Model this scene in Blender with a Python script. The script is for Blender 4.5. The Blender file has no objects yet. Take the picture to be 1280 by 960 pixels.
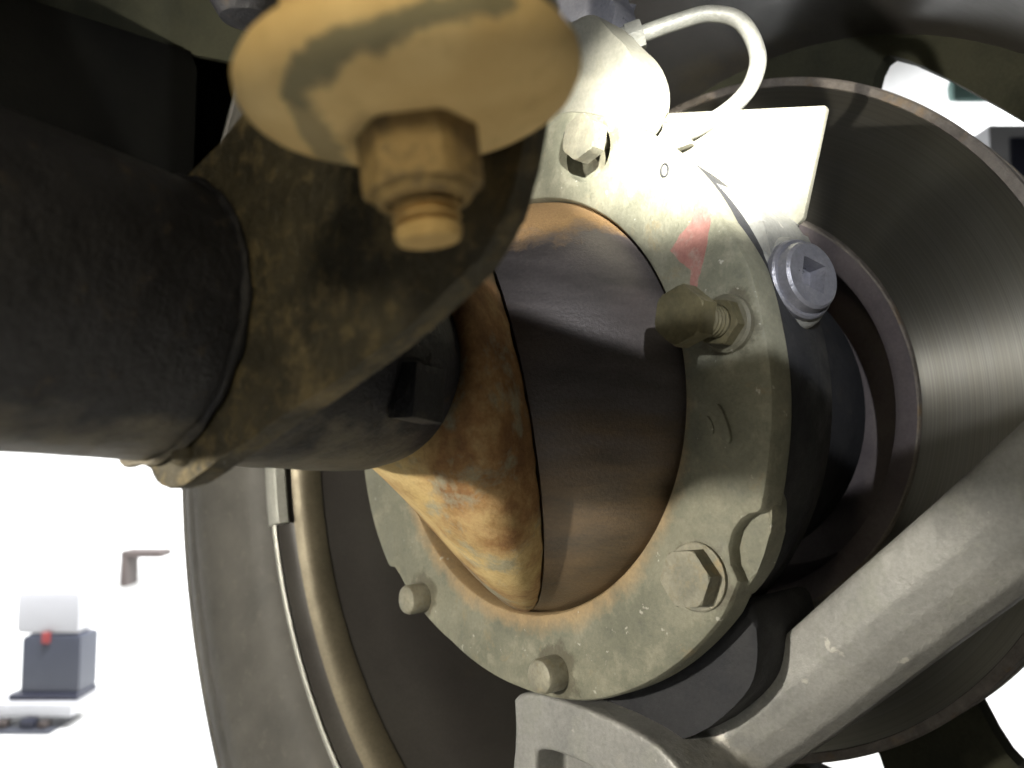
import bpy, bmesh, math, random
from mathutils import Vector, Matrix
random.seed(7)
S = 0.001                                   # everything below is written in millimetres
V = Vector
scene = bpy.context.scene
COL = scene.collection

# ------------------------------------------------------------------ camera
CAM = V((-184.42, -203.11, -13.72))
R_ = V((0.74294, -0.66936, 0.0)); D_ = V((0.04998, 0.05547, -0.99721)); F_ = V((0.66749, 0.74085, 0.07466))
def cp(x, y, z):
    """a point given as right / down / forward distances (mm) from the camera"""
    return CAM + R_ * x + D_ * y + F_ * z
cd = bpy.data.cameras.new('camera'); co = bpy.data.objects.new('camera', cd); COL.objects.link(co)
cd.sensor_width = 36.0; cd.lens = 36.0 * 1000 / 1280
cd.clip_start = 0.005; cd.clip_end = 60
m = Matrix((R_, -D_, -F_)).transposed().to_4x4(); m.translation = CAM * S
co.matrix_world = m
cd.dof.use_dof = True; cd.dof.focus_distance = 0.235; cd.dof.aperture_fstop = 15
scene.camera = co

# ------------------------------------------------------------------ world, lamps, exposure
w = bpy.data.worlds.new('World'); scene.world = w; w.use_nodes = True
w.node_tree.nodes['Background'].inputs[0].default_value = (0.9, 0.95, 1.0, 1)
w.node_tree.nodes['Background'].inputs[1].default_value = 0.02
scene.view_settings.view_transform = 'Standard'; scene.view_settings.look = 'None'
scene.view_settings.exposure = 0.0; scene.view_settings.gamma = 1.0
scene.view_settings.use_curve_mapping = False
scene.cycles.max_bounces = 6; scene.cycles.use_denoising = True
scene.cycles.sample_clamp_indirect = 3.0

def aim(o, target):
    d = (target * S - o.location).normalized()
    o.rotation_euler = d.to_track_quat('-Z', 'Y').to_euler()
def spot(name, loc, target, watts, angle, blend, radius, color):
    l = bpy.data.lights.new(name, 'SPOT'); l.energy = watts; l.spot_size = math.radians(angle); l.spot_blend = blend
    l.shadow_soft_size = radius * S; l.color = color
    o = bpy.data.objects.new(name, l); COL.objects.link(o); o.location = loc * S; aim(o, target); return o
def area(name, loc, target, watts, sx, sy, color):
    l = bpy.data.lights.new(name, 'AREA'); l.shape = 'RECTANGLE'; l.size = sx * S; l.size_y = sy * S; l.energy = watts; l.color = color
    o = bpy.data.objects.new(name, l); COL.objects.link(o); o.location = loc * S; aim(o, target); return o
TORCH = cp(36, -105, -60)                    # hand torch held above and to the right of the camera
def along(u, v, d=260):
    return cp((u - 640) * d / 1000, (v - 480) * d / 1000, d)
spot('torch_spill', TORCH, cp(84, -206, 219), 3.1, 80, 0.04, 2.5, (0.95, 0.97, 1.0))
spot('torch_beam', TORCH, along(872, 178), 75.0, 18, 1.0, 2.5, (1.0, 0.98, 0.90))
spot('work_light', cp(-329, -24, -56), cp(0, 40, 250), 11.5, 100, 0.4, 7, (1.0, 0.94, 0.82))
spot('phone_light', cp(-30, -75, 0), cp(10, 10, 250), 0.29, 130, 0.5, 9, (1.0, 0.88, 0.62))
a = area('wall_lamp', V((1500, 3500, 2300)), V((1500, 5600, -300)), 280, 3200, 700, (0.97, 0.98, 1.0)); a.data.spread = math.radians(110)
a = area('bay_lamp', V((3600, 1200, 2600)), V((5000, 2400, -300)), 170, 2500, 700, (0.97, 0.98, 1.0)); a.data.spread = math.radians(110)

a = area('end_wall_fill', V((-3600, -200, 2300)), V((-5200, 300, -600)), 60, 2500, 700, (1.0, 0.96, 0.86)); a.data.spread = math.radians(110)  # unseen fill added to brighten the end wall for the disc's reflection
area('floor_bounce_fill', cp(140, 380, 90), cp(10, 0, 220), 0.5, 220, 220, (1.0, 0.93, 0.76))  # unseen upward fill added in place of light bounced off the floor

# ------------------------------------------------------------------ materials
def lnk(t, a, b): t.links.new(a, b)
class Mt:
    def __init__(s, name, rough=0.6, metal=0.0, spec=0.5):
        s.m = bpy.data.materials.new(name); s.m.use_nodes = True; s.t = s.m.node_tree; s.n = s.t.nodes
        s.b = s.n['Principled BSDF']; s.b.inputs['Roughness'].default_value = rough; s.b.inputs['Metallic'].default_value = metal
        s.b.inputs['Specular IOR Level'].default_value = spec
        s.tc = s.n.new('ShaderNodeTexCoord')
    def coord(s, scale=(1, 1, 1), loc=(0, 0, 0)):
        mp = s.n.new('ShaderNodeMapping'); mp.inputs['Scale'].default_value = scale; mp.inputs['Location'].default_value = loc
        lnk(s.t, s.tc.outputs['Object'], mp.inputs[0]); return mp.outputs[0]
    def noise(s, size, detail=6, rough=0.6, stretch=(1, 1, 1), loc=(0, 0, 0), dist=0.0):
        n = s.n.new('ShaderNodeTexNoise'); n.inputs['Scale'].default_value = 1000.0 / size
        n.inputs['Detail'].default_value = detail; n.inputs['Roughness'].default_value = rough; n.inputs['Distortion'].default_value = dist
        lnk(s.t, s.coord(stretch, loc), n.inputs['Vector']); return n.outputs['Fac']
    def ramp(s, fac, stops, interp='LINEAR'):
        r = s.n.new('ShaderNodeValToRGB'); r.color_ramp.interpolation = interp
        e = r.color_ramp.elements
        while len(e) < len(stops): e.new(0.5)
        for i, (p, c) in enumerate(stops):
            e[i].position = p; e[i].color = (c, c, c, 1) if not hasattr(c, '__len__') else (*c, 1)
        lnk(s.t, fac, r.inputs[0]); return r.outputs[0]
    def mix(s, fac, a, b, mode='MIX'):
        x = s.n.new('ShaderNodeMix'); x.data_type = 'RGBA'; x.blend_type = mode
        if hasattr(fac, 'node'): lnk(s.t, fac, x.inputs[0])
        else: x.inputs[0].default_value = fac
        for v, i in ((a, 6), (b, 7)):
            if hasattr(v, 'node'): lnk(s.t, v, x.inputs[i])
            else: x.inputs[i].default_value = (*v, 1) if hasattr(v, '__len__') else (v, v, v, 1)
        return x.outputs[2]
    def math(s, op, a, b=0.0, clamp=False):
        x = s.n.new('ShaderNodeMath'); x.operation = op; x.use_clamp = clamp
        for v, i in ((a, 0), (b, 1)):
            if hasattr(v, 'node'): lnk(s.t, v, x.inputs[i])
            else: x.inputs[i].default_value = v
        return x.outputs[0]
    def axis(s, k):                          # object coordinate in millimetres
        x = s.n.new('ShaderNodeSeparateXYZ'); lnk(s.t, s.tc.outputs['Object'], x.inputs[0]); return s.math('MULTIPLY', x.outputs[k], 1000.0)
    def color(s, c): lnk(s.t, c, s.b.inputs['Base Color'])
    def rough(s, c): lnk(s.t, c, s.b.inputs['Roughness'])
    def bump(s, hs, dist=0.3, strength=1.0):
        prev = None
        for h, k in hs:
            b = s.n.new('ShaderNodeBump'); b.inputs['Strength'].default_value = strength; b.inputs['Distance'].default_value = k * S
            lnk(s.t, h, b.inputs['Height'])
            if prev is not None: lnk(s.t, prev, b.inputs['Normal'])
            prev = b.outputs[0]
        lnk(s.t, prev, s.b.inputs['Normal'])

def cast(name, c1, c2, c3=None, dust=None, dthr=(0.5, 0.66), size=28, rough=(0.55, 0.85), metal=0.0, bump=0.35, chip=None, spec=0.4, loc=(0, 0, 0)):
    """old cast or painted metal: two tones, blotches of a third, dust, chips, pitting"""
    m = Mt(name, spec=spec, metal=metal)
    n1 = m.noise(size, 8, 0.62, loc=loc); n2 = m.noise(size * 0.35, 6, 0.65, loc=(0.3, 0.1, 0)); n3 = m.noise(1.3, 4, 0.7)
    c = m.ramp(n1, [(0.35, c1), (0.65, c2)])
    if c3: c = m.mix(m.ramp(n2, [(0.52, 0.0), (0.64, 1.0)]), c, c3)
    if dust:
        nd = m.noise(size * 1.5, 9, 0.68, loc=(0.7, 0.2, 0.4)); c = m.mix(m.ramp(nd, [(dthr[0], 0.0), (dthr[1], 1.0)]), c, dust)
    if chip:
        nc = m.noise(9, 5, 0.55, loc=(1.7, 0.4, 0.9)); c = m.mix(m.ramp(nc, [(0.67, 0.0), (0.71, 0.8)]), c, chip)
    c = m.mix(0.35, c, m.ramp(n3, [(0.3, 0.35), (0.7, 1.0)]), 'MULTIPLY')
    m.color(c)
    m.rough(m.ramp(n2, [(0.3, rough[0]), (0.7, rough[1])]))
    m.bump([(n3, bump * 0.35), (n2, bump * 1.6)])
    return m.m
M = {}
m = Mt('ring_casting', spec=0.4)
n1 = m.noise(30, 8, 0.62); n2 = m.noise(9, 8, 0.68, loc=(0.3, 0.1, 0)); n3 = m.noise(1.2, 4, 0.7); n4 = m.noise(18, 9, 0.7, loc=(0.8, 0.1, 0.6), dist=0.6); n5 = m.noise(3.2, 3, 0.5, loc=(0.2, 0.6, 0.1))
c = m.ramp(n1, [(0.34, (0.128, 0.130, 0.095)), (0.66, (0.215, 0.210, 0.155))])
c = m.mix(m.ramp(n2, [(0.50, 0.0), (0.68, 0.8)]), c, (0.27, 0.26, 0.195))
c = m.mix(m.ramp(n2, [(0.30, 0.7), (0.44, 0.0)]), c, (0.10, 0.105, 0.08))
c = m.mix(m.ramp(n4, [(0.58, 0.0), (0.76, 0.75)]), c, (0.31, 0.22, 0.10))
yy = m.axis(1); zz = m.axis(2)
rad = m.math('SQRT', m.math('ADD', m.math('MULTIPLY', yy, yy), m.math('MULTIPLY', zz, zz)))
dirt = m.math('SUBTRACT', m.math('ADD', m.math('MULTIPLY', rad, -0.09), m.math('MULTIPLY', n2, 1.1)), m.math('MULTIPLY', zz, 0.006))
c = m.mix(m.ramp(m.math('ADD', dirt, 6.2), [(0.22, 0.0), (0.75, 0.75)]), c, m.mix(n2, (0.27, 0.16, 0.07), (0.42, 0.30, 0.15)))
# uneven darker brown rings round the bolts
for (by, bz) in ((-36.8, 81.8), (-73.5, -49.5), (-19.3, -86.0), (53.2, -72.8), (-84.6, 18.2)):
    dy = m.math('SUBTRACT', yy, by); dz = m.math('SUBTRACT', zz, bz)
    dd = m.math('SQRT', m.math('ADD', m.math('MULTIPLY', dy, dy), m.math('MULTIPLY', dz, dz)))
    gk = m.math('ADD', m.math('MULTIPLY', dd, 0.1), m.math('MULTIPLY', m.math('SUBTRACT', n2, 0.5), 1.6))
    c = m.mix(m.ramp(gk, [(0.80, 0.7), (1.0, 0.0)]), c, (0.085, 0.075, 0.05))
c = m.mix(m.ramp(n5, [(0.70, 0.0), (0.74, 0.7)]), c, (0.45, 0.44, 0.38))
c = m.mix(0.35, c, m.ramp(n3, [(0.3, 0.4), (0.7, 1.0)]), 'MULTIPLY')
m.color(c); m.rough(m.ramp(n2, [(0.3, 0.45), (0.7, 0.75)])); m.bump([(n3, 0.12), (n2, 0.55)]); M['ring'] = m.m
M['grey'] = cast('grey_casting', (0.20, 0.20, 0.19), (0.28, 0.28, 0.26), (0.24, 0.24, 0.22), (0.33, 0.30, 0.22), (0.58, 0.8), 30, (0.42, 0.7), 0.15, 0.25, (0.42, 0.40, 0.36))
M['arm'] = cast('forged_arm', (0.22, 0.22, 0.21), (0.34, 0.335, 0.315), (0.28, 0.28, 0.255), (0.37, 0.345, 0.275), (0.55, 0.8), 34, (0.38, 0.62), 0.25, 0.35, (0.50, 0.48, 0.43))
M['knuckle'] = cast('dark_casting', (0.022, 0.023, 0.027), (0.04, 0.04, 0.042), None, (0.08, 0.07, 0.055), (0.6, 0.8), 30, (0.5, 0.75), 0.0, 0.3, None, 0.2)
def tubemat():
    m = Mt('black_axle_paint', spec=0.45)
    n1 = m.noise(16, 7, 0.62); n2 = m.noise(6, 7, 0.68, loc=(0.3, 0.1, 0)); n3 = m.noise(1.2, 4, 0.7); n4 = m.noise(22, 8, 0.66, loc=(0.6, 0.3, 0.2))
    c = m.ramp(n1, [(0.35, (0.0075, 0.0075, 0.010)), (0.65, (0.015, 0.015, 0.019))])
    c = m.mix(m.ramp(n2, [(0.60, 0.0), (0.70, 0.6)]), c, (0.075, 0.055, 0.035))
    x = m.n.new('ShaderNodeVectorMath'); x.operation = 'DOT_PRODUCT'; lnk(m.t, m.tc.outputs['Object'], x.inputs[0]); x.inputs[1].default_value = (0.0679, 0.0179, 0.9975)
    h = m.math('MULTIPLY', x.outputs['Value'], -1000.0 / 28.0)
    k = m.math('ADD', h, m.math('MULTIPLY', m.math('SUBTRACT', n4, 0.5), 1.3))
    c = m.mix(m.ramp(k, [(0.62, 0.0), (0.98, 0.85)]), c, m.mix(n2, (0.10, 0.085, 0.055), (0.24, 0.21, 0.15)))
    m.color(c); m.rough(m.ramp(n2, [(0.3, 0.42), (0.7, 0.66)])); m.bump([(n3, 0.2), (n2, 1.0)]); return m.m
M['tube'] = tubemat()
M['plate'] = cast('rusty_plate', (0.045, 0.040, 0.028), (0.088, 0.075, 0.046), (0.14, 0.112, 0.060), (0.20, 0.155, 0.08), (0.56, 0.68), 13, (0.5, 0.8), 0.0, 0.9, (0.27, 0.22, 0.12), 0.3)
M['dust'] = cast('clay_dusted_steel', (0.48, 0.32, 0.125), (0.62, 0.44, 0.19), (0.52, 0.36, 0.15), None, (0.5, 0.7), 16, (0.8, 0.95), 0.0, 0.14, None, 0.2)
M['nut'] = cast('brown_nut', (0.24, 0.165, 0.07), (0.36, 0.25, 0.105), (0.17, 0.125, 0.065), (0.46, 0.32, 0.13), (0.55, 0.7), 8, (0.6, 0.85), 0.1, 0.35, None, 0.25)
M['bolt'] = cast('bolt_steel', (0.16, 0.155, 0.12), (0.28, 0.265, 0.20), (0.22, 0.20, 0.14), (0.34, 0.25, 0.12), (0.56, 0.75), 10, (0.4, 0.7), 0.2, 0.2)
M['oldbolt'] = cast('olive_bolt', (0.07, 0.062, 0.032), (0.14, 0.122, 0.066), (0.10, 0.088, 0.05), None, (0.5, 0.7), 9, (0.5, 0.8), 0.1, 0.2)
M['plug'] = cast('plug_steel', (0.22, 0.225, 0.26), (0.34, 0.34, 0.38), (0.28, 0.28, 0.31), None, (0.5, 0.7), 12, (0.25, 0.5), 0.5, 0.25)
M['pipe'] = cast('grey_pipe', (0.17, 0.17, 0.155), (0.27, 0.27, 0.24), (0.22, 0.22, 0.20), None, (0.5, 0.7), 8, (0.35, 0.6), 0.2, 0.2)
M['pale'] = cast('pale_steel', (0.22, 0.215, 0.175), (0.30, 0.29, 0.24), (0.26, 0.25, 0.20), (0.31, 0.27, 0.18), (0.6, 0.8), 22, (0.3, 0.55), 0.3, 0.12)
M['seal'] = cast('felt_seal', (0.16, 0.13, 0.12), (0.28, 0.24, 0.22), None, (0.33, 0.22, 0.10), (0.55, 0.7), 14, (0.7, 0.9), 0.0, 0.3)
M['dark'] = cast('dark_underbody', (0.005, 0.005, 0.005), (0.009, 0.009, 0.008), None, None, (0.5, 0.7), 60, (0.8, 0.95), 0.0, 0.4, None, 0.0)
M['rail'] = cast('olive_rail', (0.035, 0.036, 0.026), (0.055, 0.055, 0.036), (0.05, 0.05, 0.034), None, (0.5, 0.7), 60, (0.7, 0.9), 0.0, 0.4, None, 0.05)
M['barrel'] = cast('wheel_paint', (0.055, 0.05, 0.046), (0.075, 0.07, 0.062), None, (0.10, 0.085, 0.055), (0.6, 0.8), 60, (0.28, 0.42), 0.0, 0.1)
M['hat'] = cast('disc_hat_paint', (0.13, 0.11, 0.115), (0.18, 0.155, 0.155), None, (0.2, 0.15, 0.1), (0.6, 0.75), 20, (0.45, 0.65), 0.1, 0.2)
M['bead_glint'] = cast('bead_highlight_tint', (0.15, 0.13, 0.09), (0.22, 0.19, 0.13), None, (0.10, 0.085, 0.055), (0.6, 0.75), 30, (0.32, 0.5), 0.5, 0.1)  # pale tan that paints a golden highlight onto the rim barrel
M['weight'] = cast('zinc_weight', (0.45, 0.45, 0.40), (0.55, 0.55, 0.50), None, None, (0.5, 0.7), 12, (0.35, 0.5), 0.4, 0.15)
M['red'] = cast('red_wear_mark', (0.27, 0.125, 0.105), (0.33, 0.17, 0.145), (0.30, 0.21, 0.175), (0.33, 0.27, 0.21), (0.58, 0.68), 12, (0.55, 0.75), 0.0, 0.2)
M['black'] = cast('black_gap', (0.01, 0.01, 0.01), (0.02, 0.02, 0.02), None, None, (0.5, 0.7), 20, (0.7, 0.9), 0.0, 0.1)
def plain(name, c, rough=0.7):
    m = Mt(name, rough=rough); n = m.noise(300, 3); m.color(m.ramp(n, [(0.3, tuple(x * 0.9 for x in c)), (0.7, c)])); return m.m
M['wall'] = plain('white_wall', (0.84, 0.84, 0.83)); M['floor'] = plain('pale_floor', (0.75, 0.75, 0.73), 0.6)
M['white'] = plain('white_enamel', (0.50, 0.50, 0.52), 0.4); M['blue'] = plain('blue_grey_plastic', (0.05, 0.055, 0.075), 0.5)
M['frame'] = plain('brown_wood', (0.07, 0.055, 0.05)); M['teal'] = plain('teal_cloth', (0.22, 0.36, 0.33)); M['redp'] = plain('red_plastic', (0.30, 0.05, 0.05))
M['greyp'] = plain('grey_metal', (0.05, 0.053, 0.065), 0.5); M['navy'] = plain('navy_panel', (0.025, 0.027, 0.045), 0.5)

# tyre rubber
m = Mt('tyre_rubber', rough=0.6); n1 = m.noise(40, 7); n2 = m.noise(6, 6)
m.color(m.mix(m.ramp(n2, [(0.58, 0.0), (0.80, 0.45)]), m.ramp(n1, [(0.3, (0.055, 0.052, 0.046)), (0.7, (0.11, 0.103, 0.09))]), (0.18, 0.165, 0.135)))
m.bump([(n2, 0.3)]); M['tyre'] = m.m

# machined swivel ball: horizontal wipe streaks, grease, rust, sand near the top and bottom seal
m = Mt('machined_ball', metal=0.25, spec=0.5)
st = m.noise(20, 6, 0.55, (0.35, 0.35, 1.3)); st2 = m.noise(9, 7, 0.66, (0.3, 0.3, 1.2)); bl = m.noise(24, 7, 0.65); fn = m.noise(0.9, 4, 0.7)
c = m.ramp(st, [(0.36, (0.070, 0.062, 0.060)), (0.52, (0.115, 0.100, 0.097)), (0.66, (0.16, 0.136, 0.128))])
z = m.math('ADD', m.axis(2), 10.9)
low = m.ramp(m.math('ADD', m.math('MULTIPLY', z, 0.012), m.math('MULTIPLY', st, 0.9)), [(0.0, 1.0), (0.22, 0.75), (0.40, 0.0)])
c = m.mix(low, c, m.ramp(st2, [(0.34, (0.090, 0.068, 0.045)), (0.66, (0.21, 0.140, 0.075))]))
rim = m.ramp(m.math('ADD', m.math('MULTIPLY', z, 0.0125), m.math('MULTIPLY', bl, 0.45)), [(0.80, 0.0), (0.90, 1.0)])
c = m.mix(rim, c, (0.42, 0.26, 0.115))
rim2 = m.ramp(m.math('ADD', m.math('MULTIPLY', z, -0.0145), m.math('MULTIPLY', bl, 0.5)), [(1.02, 0.0), (1.14, 1.0)])
c = m.mix(rim2, c, (0.42, 0.255, 0.105))
c = m.mix(0.5, c, m.ramp(fn, [(0.3, 0.45), (0.7, 1.0)]), 'MULTIPLY')
m.color(c); m.rough(m.mix(rim, m.ramp(st2, [(0.3, 0.30), (0.7, 0.52)]), 0.95))
m.bump([(fn, 0.14), (st2, 0.08), (m.math('MULTIPLY', fn, rim), 0.9)]); M['ball'] = m.m

# rusty neck: orange rust heart, yellow clay below, grey green primer islands, darker brown top
m = Mt('rusty_neck', rough=0.85, spec=0.2)
n1 = m.noise(30, 7, 0.6, dist=0.3); n2 = m.noise(13, 9, 0.66, loc=(0.5, 0.2, 0.1)); n3 = m.noise(1.1, 4, 0.7); n4 = m.noise(20, 8, 0.68, loc=(0.9, 0.55, 0.3), dist=0.2)
rust = m.ramp(n2, [(0.36, (0.17, 0.088, 0.038)), (0.5, (0.27, 0.15, 0.062)), (0.62, (0.38, 0.25, 0.115))])
clay = m.ramp(n2, [(0.3, (0.42, 0.30, 0.125)), (0.7, (0.56, 0.42, 0.20))])
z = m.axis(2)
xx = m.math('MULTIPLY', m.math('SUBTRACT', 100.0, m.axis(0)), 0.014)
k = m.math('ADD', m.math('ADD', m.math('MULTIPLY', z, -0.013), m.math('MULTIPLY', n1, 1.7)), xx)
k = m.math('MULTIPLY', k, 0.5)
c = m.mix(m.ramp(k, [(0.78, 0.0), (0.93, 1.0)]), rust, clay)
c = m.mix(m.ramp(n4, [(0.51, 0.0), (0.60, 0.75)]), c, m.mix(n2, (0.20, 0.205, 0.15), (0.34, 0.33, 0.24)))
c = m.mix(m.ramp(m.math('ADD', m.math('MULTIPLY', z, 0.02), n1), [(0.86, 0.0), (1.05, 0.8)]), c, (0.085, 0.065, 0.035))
c = m.mix(0.4, c, m.ramp(n3, [(0.3, 0.4), (0.7, 1.0)]), 'MULTIPLY')
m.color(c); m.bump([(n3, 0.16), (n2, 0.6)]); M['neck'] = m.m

# brake disc face: turned steel, concentric scratches
m = Mt('turned_disc', metal=0.9)
x = m.axis(1); y = m.axis(2)
r2 = m.math('SQRT', m.math('ADD', m.math('POWER', x, 2.0), m.math('POWER', y, 2.0)))
def rn(sc, det):
    n = m.n.new('ShaderNodeTexNoise'); n.noise_dimensions = '1D'; n.inputs['Scale'].default_value = sc; n.inputs['Detail'].default_value = det
    lnk(m.t, r2, n.inputs['W']); return n.outputs['Fac']
g = rn(1.7, 7); g2 = rn(0.10, 3); dn = m.noise(60, 6)
c = m.ramp(g, [(0.36, (0.235, 0.225, 0.195)), (0.64, (0.285, 0.273, 0.235))])
c = m.mix(m.ramp(g2, [(0.4, 0.0), (0.7, 0.35)]), c, (0.22, 0.20, 0.15))
m.color(c); m.rough(m.ramp(g, [(0.3, 0.36), (0.7, 0.41)])); m.bump([(g, 0.0008)])
m.b.inputs['Anisotropic'].default_value = 0.95; m.b.inputs['Anisotropic Rotation'].default_value = 0.25
tg = m.n.new('ShaderNodeTangent'); tg.direction_type = 'RADIAL'; tg.axis = 'X'; lnk(m.t, tg.outputs[0], m.b.inputs['Tangent'])
M['disc'] = m.m
M['discedge'] = cast('disc_edge_rust', (0.16, 0.14, 0.12), (0.26, 0.23, 0.20), None, (0.26, 0.19, 0.12), (0.55, 0.7), 8, (0.6, 0.85), 0.2, 0.3)

# cup washer: clay dust with a rubbed grey green scuff across its underside
WC = cp(-12.6, -37.3, 100)
def scuff(m, a, b, width, wob):
    a = V(a) - WC; b = V(b) - WC; t_ = (b - a); ln = t_.length; t_.normalize(); n_ = (D_ - t_ * D_.dot(t_)).normalized()
    def dot(vec, k):
        x = m.n.new('ShaderNodeVectorMath'); x.operation = 'DOT_PRODUCT'; lnk(m.t, m.tc.outputs['Object'], x.inputs[0]); x.inputs[1].default_value = vec
        return m.math('SUBTRACT', m.math('MULTIPLY', x.outputs['Value'], 1000.0), k)
    d = m.math('ABSOLUTE', dot(n_, a.dot(n_))); al = dot(t_, a.dot(t_))
    over = m.math('MAXIMUM', m.math('MULTIPLY', al, -1.0), m.math('MAXIMUM', m.math('SUBTRACT', al, ln), 0.0))
    v = m.math('ADD', m.math('ADD', d, over), m.math('MULTIPLY', m.math('SUBTRACT', wob, 0.5), width * 3.2))
    return m.ramp(m.math('DIVIDE', v, width * 2), [(0.36, 1.0), (0.62, 0.0)])
m = Mt('clay_cup', rough=0.9, spec=0.15)
n1 = m.noise(14, 6, 0.6); n2 = m.noise(5, 7, 0.7, loc=(0.3, 0.2, 0.1)); n3 = m.noise(0.8, 4, 0.7); n4 = m.noise(9, 8, 0.7, loc=(0.2, 0.5, 0.4))
c = m.ramp(n1, [(0.3, (0.53, 0.365, 0.155)), (0.7, (0.70, 0.52, 0.25))])
c = m.mix(m.ramp(n2, [(0.56, 0.0), (0.75, 0.5)]), c, (0.33, 0.235, 0.10))
s1 = scuff(m, cp(-24.5, -32.5, 96), cp(0, -39.5, 96), 1.15, n2)
s2 = scuff(m, cp(-24.5, -31, 96), cp(-22, -27, 96), 1.9, n4)
sm = m.math('MAXIMUM', s1, m.math('MULTIPLY', s2, 0.75))
c = m.mix(m.math('MULTIPLY', sm, 0.85), c, m.mix(n2, (0.10, 0.10, 0.065), (0.22, 0.21, 0.14)))
m.color(c); m.bump([(n3, 0.10), (n2, 0.25)]); M['cup'] = m.m

# ------------------------------------------------------------------ mesh helpers
def finish(bm, name, mat, parent=None, angle=35):
    off = V((0, 0, 0))
    if parent is not None:
        off = V(parent['base'])
    bmesh.ops.recalc_face_normals(bm, faces=bm.faces)
    for v in bm.verts: v.co = (v.co - off) * S
    me = bpy.data.meshes.new(name); bm.to_mesh(me); bm.free()
    me.polygons.foreach_set('use_smooth', [True] * len(me.polygons))
    me.set_sharp_from_angle(angle=math.radians(angle)); me.materials.append(mat)
    o = bpy.data.objects.new(name, me); COL.objects.link(o)
    if parent is not None:
        o.parent = parent; o['base'] = parent['base']
    return o
def thing(name, label, cat, base, group=None):
    o = bpy.data.objects.new(name, None); COL.objects.link(o); o.location = V(base) * S; o.empty_display_size = 0.01
    o['label'] = label; o['category'] = cat; o['base'] = list(base)
    if group: o['group'] = group
    return o
def frame(axis, hint=V((0, 0, 1))):
    a = V(axis).normalized(); u = hint.cross(a)
    if u.length < 1e-3: u = V((0, 1, 0)).cross(a)
    u.normalize(); return a, u, a.cross(u)
def lathe(bm, prof, org, axis, n=64, hint=V((0, 0, 1)), rfun=None):
    a, u, v = frame(axis, hint); rings = []
    for (h, r) in prof:
        if r < 1e-6: rings.append([bm.verts.new(V(org) + a * h)])
        else:
            rings.append([bm.verts.new(V(org) + a * h + (u * math.cos(2 * math.pi * i / n) + v * math.sin(2 * math.pi * i / n)) * (r * (rfun(i / n, h) if rfun else 1))) for i in range(n)])
    for A, B in zip(rings, rings[1:]):
        if len(A) == 1 and len(B) == 1: continue
        for i in range(n):
            j = (i + 1) % n
            if len(A) == 1: bm.faces.new((A[0], B[i], B[j]))
            elif len(B) == 1: bm.faces.new((A[i], A[j], B[0]))
            else: bm.faces.new((A[i], A[j], B[j], B[i]))
    return rings
def prism(bm, pts, org, u, v, nrm, depth, bev=0.0, seg=2):
    """outline (u,v) pushed along nrm by depth, edges bevelled"""
    A = [bm.verts.new(V(org) + u * p[0] + v * p[1]) for p in pts]
    B = [bm.verts.new(V(org) + u * p[0] + v * p[1] + nrm * depth) for p in pts]
    fs = [bm.faces.new(A), bm.faces.new(list(reversed(B)))]
    n = len(pts)
    for i in range(n): fs.append(bm.faces.new((A[i], B[i], B[(i + 1) % n], A[(i + 1) % n])))
    if bev > 0:
        es = set(fs[0].edges) | set(fs[1].edges)
        bmesh.ops.bevel(bm, geom=list(es), offset=bev, segments=seg, affect='EDGES', profile=0.6)
    return fs
def plate_with_holes(bm, outer, holes, org, u, v, nrm, depth, floor=None, bev=0.0):
    """flat piece with holes; with floor the holes are blind pockets of that depth seen from org"""
    from mathutils.geometry import tessellate_polygon
    loops = [outer] + holes; flat = [p for l in loops for p in l]
    tri = tessellate_polygon([[V((p[0], p[1], 0)) for p in l] for l in loops])
    def at(p, h): return V(org) + u * p[0] + v * p[1] + nrm * h
    A = [bm.verts.new(at(p, 0)) for p in flat]
    for t_ in tri: bm.faces.new([A[i] for i in t_])
    B = [bm.verts.new(at(p, depth)) for p in flat]
    if floor is None:
        for t_ in tri: bm.faces.new([B[i] for i in reversed(t_)])
    else: bm.faces.new([B[i] for i in range(len(outer))])
    k = 0
    for li, l in enumerate(loops):
        n = len(l)
        if li and floor is not None:
            Q = [bm.verts.new(at(p, floor)) for p in l]
            for i in range(n): bm.faces.new((A[k + i], A[k + (i + 1) % n], Q[(i + 1) % n], Q[i]))
            bm.faces.new(Q)
        else:
            for i in range(n): bm.faces.new((A[k + i], A[k + (i + 1) % n], B[k + (i + 1) % n], B[k + i]))
        k += n
    loose = [x for x in bm.verts if not x.link_faces]
    bmesh.ops.delete(bm, geom=loose, context='VERTS')
def fuse(o, voxel, it):
    r = o.modifiers.new('fuse', 'REMESH'); r.mode = 'VOXEL'; r.voxel_size = voxel * S; r.use_smooth_shade = True
    k = o.modifiers.new('soften', 'SMOOTH'); k.iterations = it; k.factor = 0.5
def smooth_outline(pts, it=2):
    for _ in range(it):
        q = []
        for i in range(len(pts)):
            a, b = pts[i], pts[(i + 1) % len(pts)]
            q += [(a[0] * .75 + b[0] * .25, a[1] * .75 + b[1] * .25), (a[0] * .25 + b[0] * .75, a[1] * .25 + b[1] * .75)]
        pts = q
    return pts
def sweep(bm, pts, sec, n=12, hint=V((1, 0, 0)), caps=True):
    """sweep section functions sec(i) -> list of (u,v) along pts"""
    rings = []
    for i, p in enumerate(pts):
        d = (V(pts[min(i + 1, len(pts) - 1)]) - V(pts[max(i - 1, 0)])).normalized()
        u = (hint - d * hint.dot(d)).normalized(); v = d.cross(u)
        rings.append([bm.verts.new(V(p) + u * q[0] + v * q[1]) for q in sec(i)])
    k = len(rings[0])
    for A, B in zip(rings, rings[1:]):
        for i in range(k): bm.faces.new((A[i], A[(i + 1) % k], B[(i + 1) % k], B[i]))
    if caps: bm.faces.new(rings[0]); bm.faces.new(list(reversed(rings[-1])))
    return rings
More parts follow.
